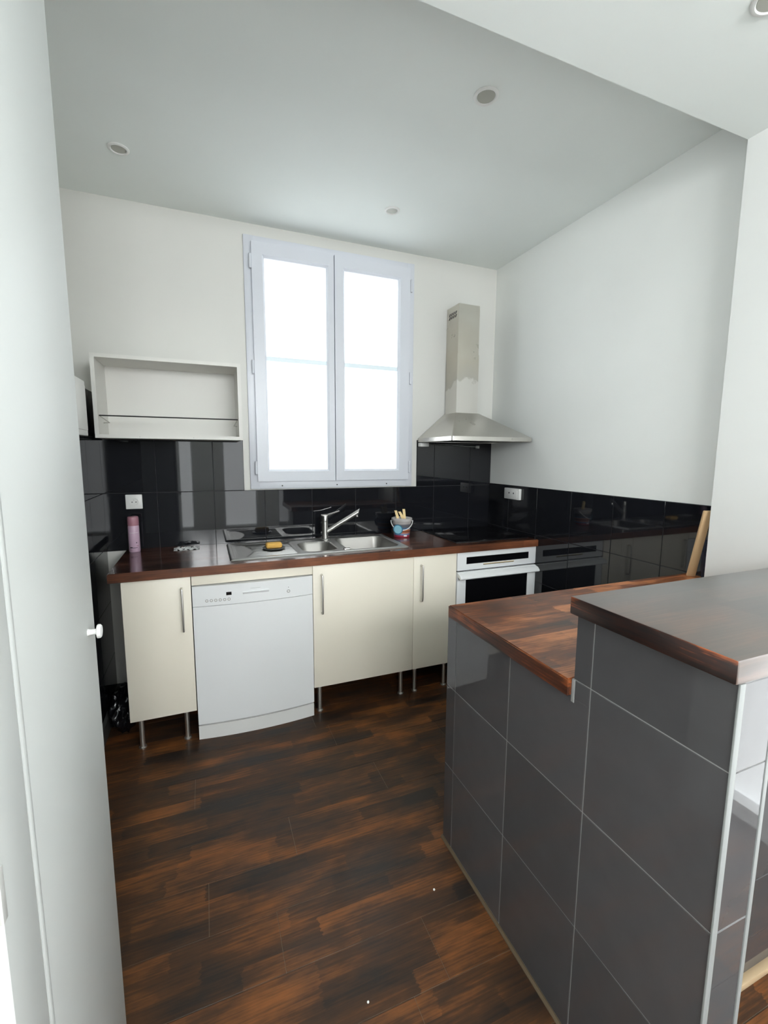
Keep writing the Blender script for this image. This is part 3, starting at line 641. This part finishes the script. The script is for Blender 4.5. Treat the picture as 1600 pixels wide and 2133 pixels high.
for row in range(2):
    for k in range(4):
        bm = bmesh.new(); y = -0.030 - k*0.026; z = 2.398 - row*0.021; X = CX0+0.0025
        prism(bm, [(y-0.012, z), (y-0.026, z), (y-0.014, z-0.017), (y, z-0.017)], X-0.001, X+0.001, 'x'); obj('vent_slot', bm, 'black', ud)
ur = thing('utensil_rail', (-0.37, -0.02, 1.49), 'thin utensil rail with white end box below the cooker hood', 'rail')
pbox('end_box', 'plastic_white', ur, -0.612, -0.548, -0.055, -0.0085, 1.500, 1.527, bev=0.004); ptube('rod', 'steel', ur, [(-0.55, -0.030, 1.519), (-0.135, -0.030, 1.503)], 0.0025, 8); pbox('bracket', 'plastic_grey', ur, -0.140, -0.122, -0.036, -0.0085, 1.492, 1.512, bev=0.003)

# wall shelf -----------------------------------------------------------
SHY = -0.272; A0, A1, Z0, Z1 = -2.494, -1.803, 1.518, 1.921; p = 0.018
sh = thing('wall_shelf', (-2.15, -0.14, 1.518), 'open white wall cabinet with a thin black rail left of the window', 'wall cabinet')
pbox('side_panel', 'carcass', sh, A0, A0+p, SHY, -0.009, Z0, Z1); pbox('side_panel', 'carcass', sh, A1-p, A1, SHY, -0.009, Z0, Z1)
pbox('top_panel', 'carcass', sh, A0+p, A1-p, SHY+0.001, -0.009, Z1-p, Z1); pbox('bottom_panel', 'carcass', sh, A0+p, A1-p, SHY+0.001, -0.009, Z0, Z0+p)
pbox('back_panel', 'carcass', sh, A0+p, A1-p, -0.016, -0.009, Z0+p, Z1-p); pbox('back_rail', 'carcass', sh, A0+p, A1-p, -0.024, -0.016, Z0+p, 1.605)
for x in (-2.30, -2.05): ptube('screw', 'plastic_grey', sh, [(x, SHY+0.002, Z0+0.008), (x, SHY-0.001, Z0+0.008)], 0.003, 8)
ry0 = SHY + 0.006; zr = 1.627
rail = ptube('rail', 'black', sh, [(A0+p+0.004, ry0, zr), (A1-p-0.004, ry0, zr)], 0.0032, 8)
ptube('rail_arm', 'steel', rail, [(A0+p+0.004, ry0, zr), (A0+p+0.030, ry0+0.10, zr-0.028), (A0+p+0.002, ry0+0.11, zr-0.030)], 0.002, 6)
ptube('rail_arm', 'steel', rail, [(A1-p-0.004, ry0, zr), (A1-p-0.020, ry0+0.10, zr-0.028), (A1-p-0.002, ry0+0.11, zr-0.030)], 0.002, 6)

# sockets ---------------------------------------------------------------
so = thing('power_socket', (-2.38, -0.008, 1.133), 'square white power socket on the splashback above the lilac can', 'socket')
pbox('plate', 'plastic_white', so, -2.421, -2.338, -0.019, -0.008, 1.133, 1.214, bev=0.003)
def ring_y(bm, x, z, prof, n=24):
    rs = [[bm.verts.new((x+r*math.cos(2*math.pi*k/n), y, z+r*math.sin(2*math.pi*k/n))) for k in range(n)] for r, y in prof]
    for a, b2 in zip(rs[:-1], rs[1:]):
        for k in range(n): bm.faces.new((a[k], a[(k+1) % n], b2[(k+1) % n], b2[k]))
    bm.faces.new(rs[-1])
bm = bmesh.new(); ring_y(bm, -2.379, 1.174, [(0.0225, -0.0185), (0.0225, -0.0215), (0.0205, -0.0215), (0.0195, -0.0197)]); w_ = obj('socket_well', bm, 'plastic_white', so, True)
for dx, dz in ((-0.0095, -0.002), (0.0095, -0.002)): ptube('pin_hole', 'black', w_, [(-2.379+dx, -0.0190, 1.174+dz), (-2.379+dx, -0.0202, 1.174+dz)], 0.0030, 10)
ptube('earth_pin', 'steel', w_, [(-2.379, -0.019, 1.184), (-2.379, -0.026, 1.184)], 0.0022, 10)
so = thing('power_socket', (-0.008, -0.30, 1.14), 'wide white double socket at the top of the right wall tiles', 'socket')
pl = pbox('plate', 'plastic_white', so, -0.030, -0.008, -0.386, -0.224, 1.141, 1.217, bev=0.004); pbox('inner_plate', 'plastic_white', so, -0.032, -0.029, -0.366, -0.244, 1.155, 1.203, bev=0.0015)
for y in (-0.330, -0.282): ptube('pin_hole', 'black', pl, [(-0.031, y, 1.184), (-0.0328, y, 1.184)], 0.0055, 10)

# ------------------------------------------------------------------ tiled bar with two wooden tops
BX = -1.2185                     # grout plane of the end face, tiles stand proud
bar = thing('bar_counter', (-0.65, -1.98, 0), 'dark grey tiled peninsula wall stepping up to a raised bar', 'bar counter')
bm = bmesh.new()
box(bm, BX, -0.102, -2.10, -1.674, 0.0, 0.882); box(bm, BX, -0.010, -1.674, -1.520, 0.0, 0.882); box(bm, BX, -0.102, -2.228, -2.10, 0.0, 1.084); box(bm, BX, -1.116, -2.4365, -2.228, 0.0, 1.084)
core = obj('core', bm, 'grout', bar)
ycol = [-1.516, -1.575, -1.866, -2.148, -2.437]; zr_ = [0.010, 0.313, 0.620, 0.925]
PX = -1.212
for k in range(4):
    a, b_ = ycol[k+1], ycol[k]
    for j in range(3):
        z1 = zr_[j+1] if (k == 3 or j < 2) else 0.882
        tile(bar, 'r', PX, a, b_, zr_[j], z1, 'tile_bar', 0.008, 0.0024)
    if k == 3: tile(bar, 'r', PX, a, b_, 0.925, 1.083, 'tile_bar', 0.008, 0.0024)
tile(bar, 'r', PX, -2.148, -2.098, 0.925, 1.083, 'tile_bar', 0.008, 0.0024); 
tile(bar, 'r', PX, -2.1468, -2.0985, 0.8800, 0.9240, 'tile_bar', 0.008, 0.0)
pbox('grout_patch', 'grout', bar, -1.2212, -1.214, -2.104, -2.094, 0.868, 0.9247, bev=0.001)
PY = -2.430
for j in range(3): tile(bar, 'b', PY, -1.209, -1.125, zr_[j], zr_[j+1], 'tile_bar', 0.008, 0.0024)
tile(bar, 'b', PY, -1.209, -1.125, 0.925, 1.083, 'tile_bar', 0.008, 0.0024)
pbox('corner_trim', 'trim_metal', bar, -1.2225, -1.2085, -2.4395, -2.4355, 0.004, 1.083, bev=0.001)
pbox('corner_trim', 'trim_metal', bar, -1.1255, -1.115, -2.4395, -2.428, 0.004, 1.083, bev=0.001)
xc = [-1.114, -0.82, -0.52, -0.22, -0.104]
for a, b_ in zip(xc[:-1], xc[1:]):
    for j in range(3): tile(bar, 'b', -2.227, a, b_, zr_[j] + (0.012 if j == 0 else 0), zr_[j+1], 'tile_bar', 0.008, 0.0024)
    tile(bar, 'b', -2.227, a, b_, 0.925, 1.083, 'tile_bar', 0.008, 0.0024)
for c, d in zip(zr_[:-1], zr_[1:]): tile(bar, 'l', -1.117, -2.428, -2.236, c, d, 'tile_bar', 0.006, 0.0024)
bm = bmesh.new(); prism(bm, [(-1.215, 0), (-1.227, 0), (-1.227, 0.003), (-1.222, 0.009), (-1.215, 0.009)], -2.437, -1.512, 'y'); obj('floor_strip', bm, 'worn_wood', bar)
pbox('floor_strip', 'pale_wood', bar, -1.110, -0.102, -2.252, -2.230, 0.0, 0.020, bev=0.003)
# kitchen-side face of the bar core
zc = 0.9247
bm = bmesh.new(); prism(bm, [(-1.2325, -2.093), (-0.102, -2.093), (-0.102, -1.674), (-0.0085, -1.674), (-0.0085, -1.5385), (-1.2325, -1.5385)], 0.8835, zc, 'z')
bmesh.ops.bevel(bm, geom=[e for e in bm.edges if abs(e.verts[0].co.z-zc) < 1e-5 and abs(e.verts[1].co.z-zc) < 1e-5], offset=0.003, segments=2, affect='EDGES')
o = obj('worktop', bm, 'worktop_low', None, at=(-0.65, -1.8, 0.8835)); tag(o, 'lower reddish brown wooden top of the tiled bar', 'worktop'); edge_mat(o, 'edge_low')
bm = bmesh.new(); box(bm, -1.237, -0.102, -2.4405, -2.090, 1.0845, 1.1266, 0.004); o = obj('worktop', bm, 'worktop_high', None, True, at=(-0.65, -2.26, 1.0845)); tag(o, 'raised dark varnished wooden bar top in the right foreground', 'worktop'); edge_mat(o, 'edge_bar', True)

# ------------------------------------------------------------------ spotlights
def spot(x, y, z, r, label, tilt=0.0):
    t = thing('spotlight', (x, y, z), label, 'spotlight', 'recessed ceiling spotlights')
    bm = bmesh.new(); lathe(bm, [(r, z), (r, z-0.003), (r-0.004, z-0.006), (r-0.010, z-0.006), (r-0.013, z-0.002), (r-0.014, z-0.0005)], x, y, 32); rg = obj('ring', bm, 'plastic_white', t, True)
    bm = bmesh.new(); lathe(bm, [(r-0.0135, z-0.0012), (r-0.0135, z-0.003), (0.001, z-0.005)], x, y, 28); obj('lens', bm, 'spot_lens', t, True)
spot(-2.293, -0.443, H, 0.042, 'recessed ceiling spotlight at the far left near the closet')
spot(-1.000, -0.440, H, 0.042, 'recessed ceiling spotlight right above the kitchen window')
spot(-0.982, -1.290, H, 0.046, 'recessed ceiling spotlight near the middle, largest of the three')
spot(-0.612, -2.020, HS, 0.050, 'spotlight cut off by the top right corner of the view')

# ------------------------------------------------------------------ small things
# lilac spray can
sx, sy = -2.383, -0.075
sc_ = thing('spray_can', (sx, sy, ZW), 'lilac spray can with dusky pink cap below the socket', 'spray can')
bm = bmesh.new(); lathe(bm, [(0.026, ZW), (0.0285, ZW+0.004), (0.0285, ZW+0.140), (0.0265, ZW+0.147)], sx, sy, 32); bd = obj('body', bm, 'pink', sc_, True)
bm = bmesh.new(); lathe(bm, [(0.0275, ZW+0.147), (0.0285, ZW+0.150), (0.0285, ZW+0.185), (0.0265, ZW+0.194), (0.022, ZW+0.197), (0.004, ZW+0.1975)], sx, sy, 32); obj('cap', bm, 'pink_cap', sc_, True)
def can_mark(a0, a1, z0, z1, mat='ink', r=0.0288):
    bm = bmesh.new(); n = max(2, int((a1-a0)/0.12)+1); R_ = []
    for i in range(n+1):
        a = a0+(a1-a0)*i/n; R_.append([bm.verts.new((sx+rr*math.cos(a), sy+rr*math.sin(a), z)) for rr in (r, r-0.001) for z in (z0, z1)])
    for i in range(n):
        p_, q_ = R_[i], R_[i+1]; bm.faces.new((p_[0], q_[0], q_[1], p_[1])); bm.faces.new((p_[2], q_[2], q_[3], p_[3])); bm.faces.new((p_[0], q_[0], q_[2], p_[2])); bm.faces.new((p_[1], q_[1], q_[3], p_[3]))
    obj('print', bm, mat, bd)
A_ = -1.43
can_mark(A_+0.30, A_+0.46, ZW+0.050, ZW+0.056); can_mark(A_-0.85, A_-0.35, ZW+0.024, ZW+0.030); can_mark(A_-0.35, A_+0.5, ZW+0.024, ZW+0.0265); can_mark(A_+0.32, A_+0.7, ZW+0.034, ZW+0.037, 'pink_cap'); can_mark(A_-0.8, A_-0.4, ZW+0.012, ZW+0.014, 'pink_cap')
can_mark(A_-0.9, A_+0.9, ZW+0.108, ZW+0.1095, 'plastic_white')
# crumpled wrapper
bm = bmesh.new(); N1, N2 = 18, 10; g = []
for i in range(N1+1):
    row_ = []
    for j in range(N2+1):
        u, v = i/N1, j/N2; e = min(u, 1-u, v, 1-v)
        row_.append((-2.185 + 0.135*u + 0.006*noise.noise((u*4, v*4, 3)), -0.140 + 0.085*v + 0.005*noise.noise((u*4, v*4, 9)), ZW + 0.0015 + (0.012*(0.5+0.5*noise.noise((u*7, v*5, 1))))*min(1, e*6)))
    g.append(row_)
T = [[bm.verts.new(p_) for p_ in r] for r in g]; Bq = [[bm.verts.new((p_[0], p_[1], max(ZW+0.0002, p_[2]-0.0012))) for p_ in r] for r in g]
for i in range(N1):
    for j in range(N2): bm.faces.new((T[i][j], T[i+1][j], T[i+1][j+1], T[i][j+1])); bm.faces.new((Bq[i][j], Bq[i][j+1], Bq[i+1][j+1], Bq[i+1][j]))
o = obj('wrapper', bm, 'wrapper', None, at=(-2.12, -0.09, ZW)); tag(o, 'flat crumpled white and black wrapper on the worktop beside the can', 'wrapper')
# sponge on its grey dish
dxs, dys, dzs = -1.655, -0.290, ZW+0.0052
bm = bmesh.new(); lathe(bm, [(0.045, dzs), (0.060, dzs+0.003), (0.064, dzs+0.008), (0.061, dzs+0.009), (0.055, dzs+0.005), (0.001, dzs+0.004)], dxs, dys, 32)
o = obj('soap_dish', bm, 'dish', None, True, at=(dxs, dys, dzs)); tag(o, 'small round grey dish on the sink drainer', 'dish')
bm = bmesh.new(); box(bm, dxs-0.046, dxs+0.046, dys-0.030, dys+0.030, dzs+0.0045, dzs+0.036, 0.014, 4)
for v in bm.verts: v.co += Vector((noise.noise(v.co*30), noise.noise(v.co*30+Vector((9, 0, 0))), 0))*0.002
o = obj('sponge', bm, 'sponge', None, True, at=(dxs, dys, dzs)); tag(o, 'yellow sponge lying on the grey dish', 'sponge')
# bucket with strips
bx, by = -0.797, -0.160
bk = thing('bucket', (bx, by, ZW), 'small printed plastic bucket with a round blue sticker beside the hob', 'bucket')
bm = bmesh.new(); lathe(bm, [(0.050, ZW), (0.052, ZW+0.002), (0.064, ZW+0.118), (0.062, ZW+0.118), (0.049, ZW+0.005), (0.001, ZW+0.004)], bx, by, 36); bb = obj('body', bm, 'bucket', bk, True)
bm = bmesh.new(); lathe(bm, [(0.0625, ZW+0.104), (0.068, ZW+0.106), (0.069, ZW+0.112), (0.069, ZW+0.124), (0.066, ZW+0.126), (0.0625, ZW+0.122)], bx, by, 36); obj('rim', bm, 'bucket_clear', bk, True)
vd = Vector((-2.003-bx, -2.85-by, 0)).normalized(); sd = Vector((-vd.y, vd.x, 0))
pts = []
for i in range(17):
    a = math.pi*i/16; rr = 0.072
    pts.append(Vector((bx, by, ZW+0.108)) + sd*(rr*math.cos(a)) + vd*(0.022+0.040*math.sin(a))*math.sin(a)**0.5 - Vector((0, 0, 0.058*math.sin(a))))
ptube('handle', 'plastic_white', bk, pts, 0.0032, 8)
stc = Vector((bx, by, ZW+0.056)) + vd*0.0605 - sd*0.024
bm = bmesh.new(); bm2 = bmesh.new()
for b_, R0, off in ((bm, 0.033, 0.0), (bm2, 0.027, 0.0012)):
    n = 28; nrm = (vd - sd*0.35 + Vector((0, 0, -0.1))).normalized(); t1 = Vector((0, 0, 1)).cross(nrm).normalized(); t2 = nrm.cross(t1)
    A = [b_.verts.new(stc + t1*R0*math.cos(2*math.pi*k/n) + t2*R0*math.sin(2*math.pi*k/n) + nrm*(off+0.0012)) for k in range(n)]
    B = [b_.verts.new(stc + t1*R0*math.cos(2*math.pi*k/n) + t2*R0*math.sin(2*math.pi*k/n) + nrm*off) for k in range(n)]
    b_.faces.new(A); b_.faces.new(B[::-1])
    for k in range(n): b_.faces.new((A[k], A[(k+1) % n], B[(k+1) % n], B[k]))
st = obj('sticker', bm, 'sticker_rim', bk); obj('sticker_face', bm2, 'sticker', st)
pb = Vector((bx, by, ZW+0.012)) + vd*0.0535 + sd*0.022
bm = bmesh.new(); t1 = sd; q = [pb + t1*a + Vector((0, 0, b2)) + vd*(c-0.003) for a, b2, c in ((-.008, -.004, 0.0045), (.012, -.004, 0), (.012, .006, 0.001), (-.008, .006, 0.0055))]
q2 = [p_ - vd*0.004 for p_ in q]; va = [bm.verts.new(p_) for p_ in q]; vb = [bm.verts.new(p_) for p_ in q2]; bm.faces.new(va); bm.faces.new(vb[::-1])
for k in range(4): bm.faces.new((va[k], va[(k+1) % 4], vb[(k+1) % 4], vb[k]))
obj('price_tag', bm, 'plastic_white', bk)
lab = ['pale yellow sponge strip leaning left out of the bucket', 'pale yellow curved strip in the middle of the bucket', 'tallest pale yellow strip leaning at the right of the bucket']
R3 = Vector((math.cos(YAW), -math.sin(YAW), 0))
for i, (o0, o1, hh, bend) in enumerate(((-0.006, -0.042, 0.166, 0.004), (0.012, -0.016, 0.166, 0.012), (0.030, 0.012, 0.178, 0.0))):
    bm = bmesh.new(); n = 8; pts = []
    base = Vector((bx, by, ZW+0.0065)) + vd*(0.008*(i-1))
    fr = []
    for k in range(n+1):
        t = k/n; c = base + R3*(o0 + (o1-o0)*t + bend*math.sin(math.pi*t)*1.5) + Vector((0, 0, hh*t - (0.006*t*t if bend > 0.01 else 0)))
        dfr = Vector((0, 1, 0)) if False else vd
        fr.append([bm.verts.new(c + R3*a*0.0088 + dfr*b2*0.006) for a, b2 in ((-1, -1), (1, -1), (1, 1), (-1, 1))])
    for k in range(n):
        for m_ in range(4): bm.faces.new((fr[k][m_], fr[k][(m_+1) % 4], fr[k+1][(m_+1) % 4], fr[k+1][m_]))
    bm.faces.new(fr[0][::-1]); bm.faces.new(fr[-1])
    o = obj('sponge_strip', bm, 'strip', None, at=base); tag(o, lab[i], 'strip', 'strips standing in the bucket')
# bin bag in the corner
bm = bmesh.new(); bmesh.ops.create_icosphere(bm, subdivisions=5, radius=1.0)
for v in bm.verts:
    d = v.co.copy(); k = 1 + 0.20*noise.noise(d*1.7) - 0.28*abs(noise.noise(d*2.6+Vector((4, 1, 0))))
    v.co = Vector((d.x*0.075*k, d.y*0.17*k, d.z*0.125*k))
    v.co += Vector((-2.452, -0.23, 0.085)); v.co.z = max(v.co.z, 0.001); v.co.x = max(v.co.x, XL+0.018)
o = obj('bin_bag', bm, 'bag', None, True, at=(-2.448, -0.21, 0)); tag(o, 'shiny black plastic bag on the floor in the left corner', 'bag')
# wooden batten and foil scrap in the right corner
b0, b1 = Vector((-0.046, -1.582, zc+0.001)), Vector((-0.085, -1.652, 1.222))
bm = bmesh.new(); ax = (b1-b0).normalized(); s_ = Vector((0.86, -0.50, 0)); s_ = (s_ - ax*s_.dot(ax)).normalized(); t_ = ax.cross(s_)
q0 = [bm.verts.new(b0 + s_*a + t_*c) for a, c in ((-.017, -.006), (.017, -.006), (.017, .006), (-.017, .006))]; q1 = [bm.verts.new(b1 + s_*a*0.95 + t_*c) for a, c in ((-.017, -.006), (.017, -.006), (.017, .006), (-.017, .006))]
for v in q0: v.co.z = zc+0.0004
bm.faces.new(q0[::-1]); bm.faces.new(q1)
for k in range(4): bm.faces.new((q0[k], q0[(k+1) % 4], q1[(k+1) % 4], q1[k]))
bmesh.ops.bevel(bm, geom=bm.edges[:], offset=0.002, segments=2, affect='EDGES')
o = obj('wooden_batten', bm, 'batten', None, True, at=b0); tag(o, 'pale wooden batten leaning in the corner on the lower bar top', 'batten')
bm = bmesh.new(); bmesh.ops.create_icosphere(bm, subdivisions=4, radius=1.0)
for v in bm.verts:
    d = v.co.copy(); k = 1 + 0.35*noise.noise(d*3) + 0.15*noise.noise(d*9)
    v.co = Vector((d.x*0.012*k, d.y*0.012*k, d.z*0.085*k)); v.co += Vector((-0.026, -1.622, zc+0.082)); v.co.z = max(v.co.z, zc+0.0005); v.co.x = min(v.co.x, -0.012)
o = obj('foil_scrap', bm, 'scrap', None, at=(-0.03, -1.618, zc)); tag(o, 'dark bluish crumpled plastic tucked beside the wooden batten', 'scrap')
# crumbs on the floor
for x, y, r, lb in ((-1.35, -1.69, 0.0035, 'tiny white crumb on the floor close to the bar wall'), (-1.66, -1.90, 0.003, 'tiny white crumb on the floor in the foreground')):
    bm = bmesh.new(); bmesh.ops.create_icosphere(bm, subdivisions=2, radius=r)
    for v in bm.verts: v.co = v.co*(1+0.3*noise.noise(v.co*700)); v.co += Vector((x, y, r*0.7)); v.co.z = max(v.co.z, 0.0)
    o = obj('crumb', bm, 'plastic_white', None, at=(x, y, 0)); tag(o, lb, 'crumb', 'crumbs on the floor')
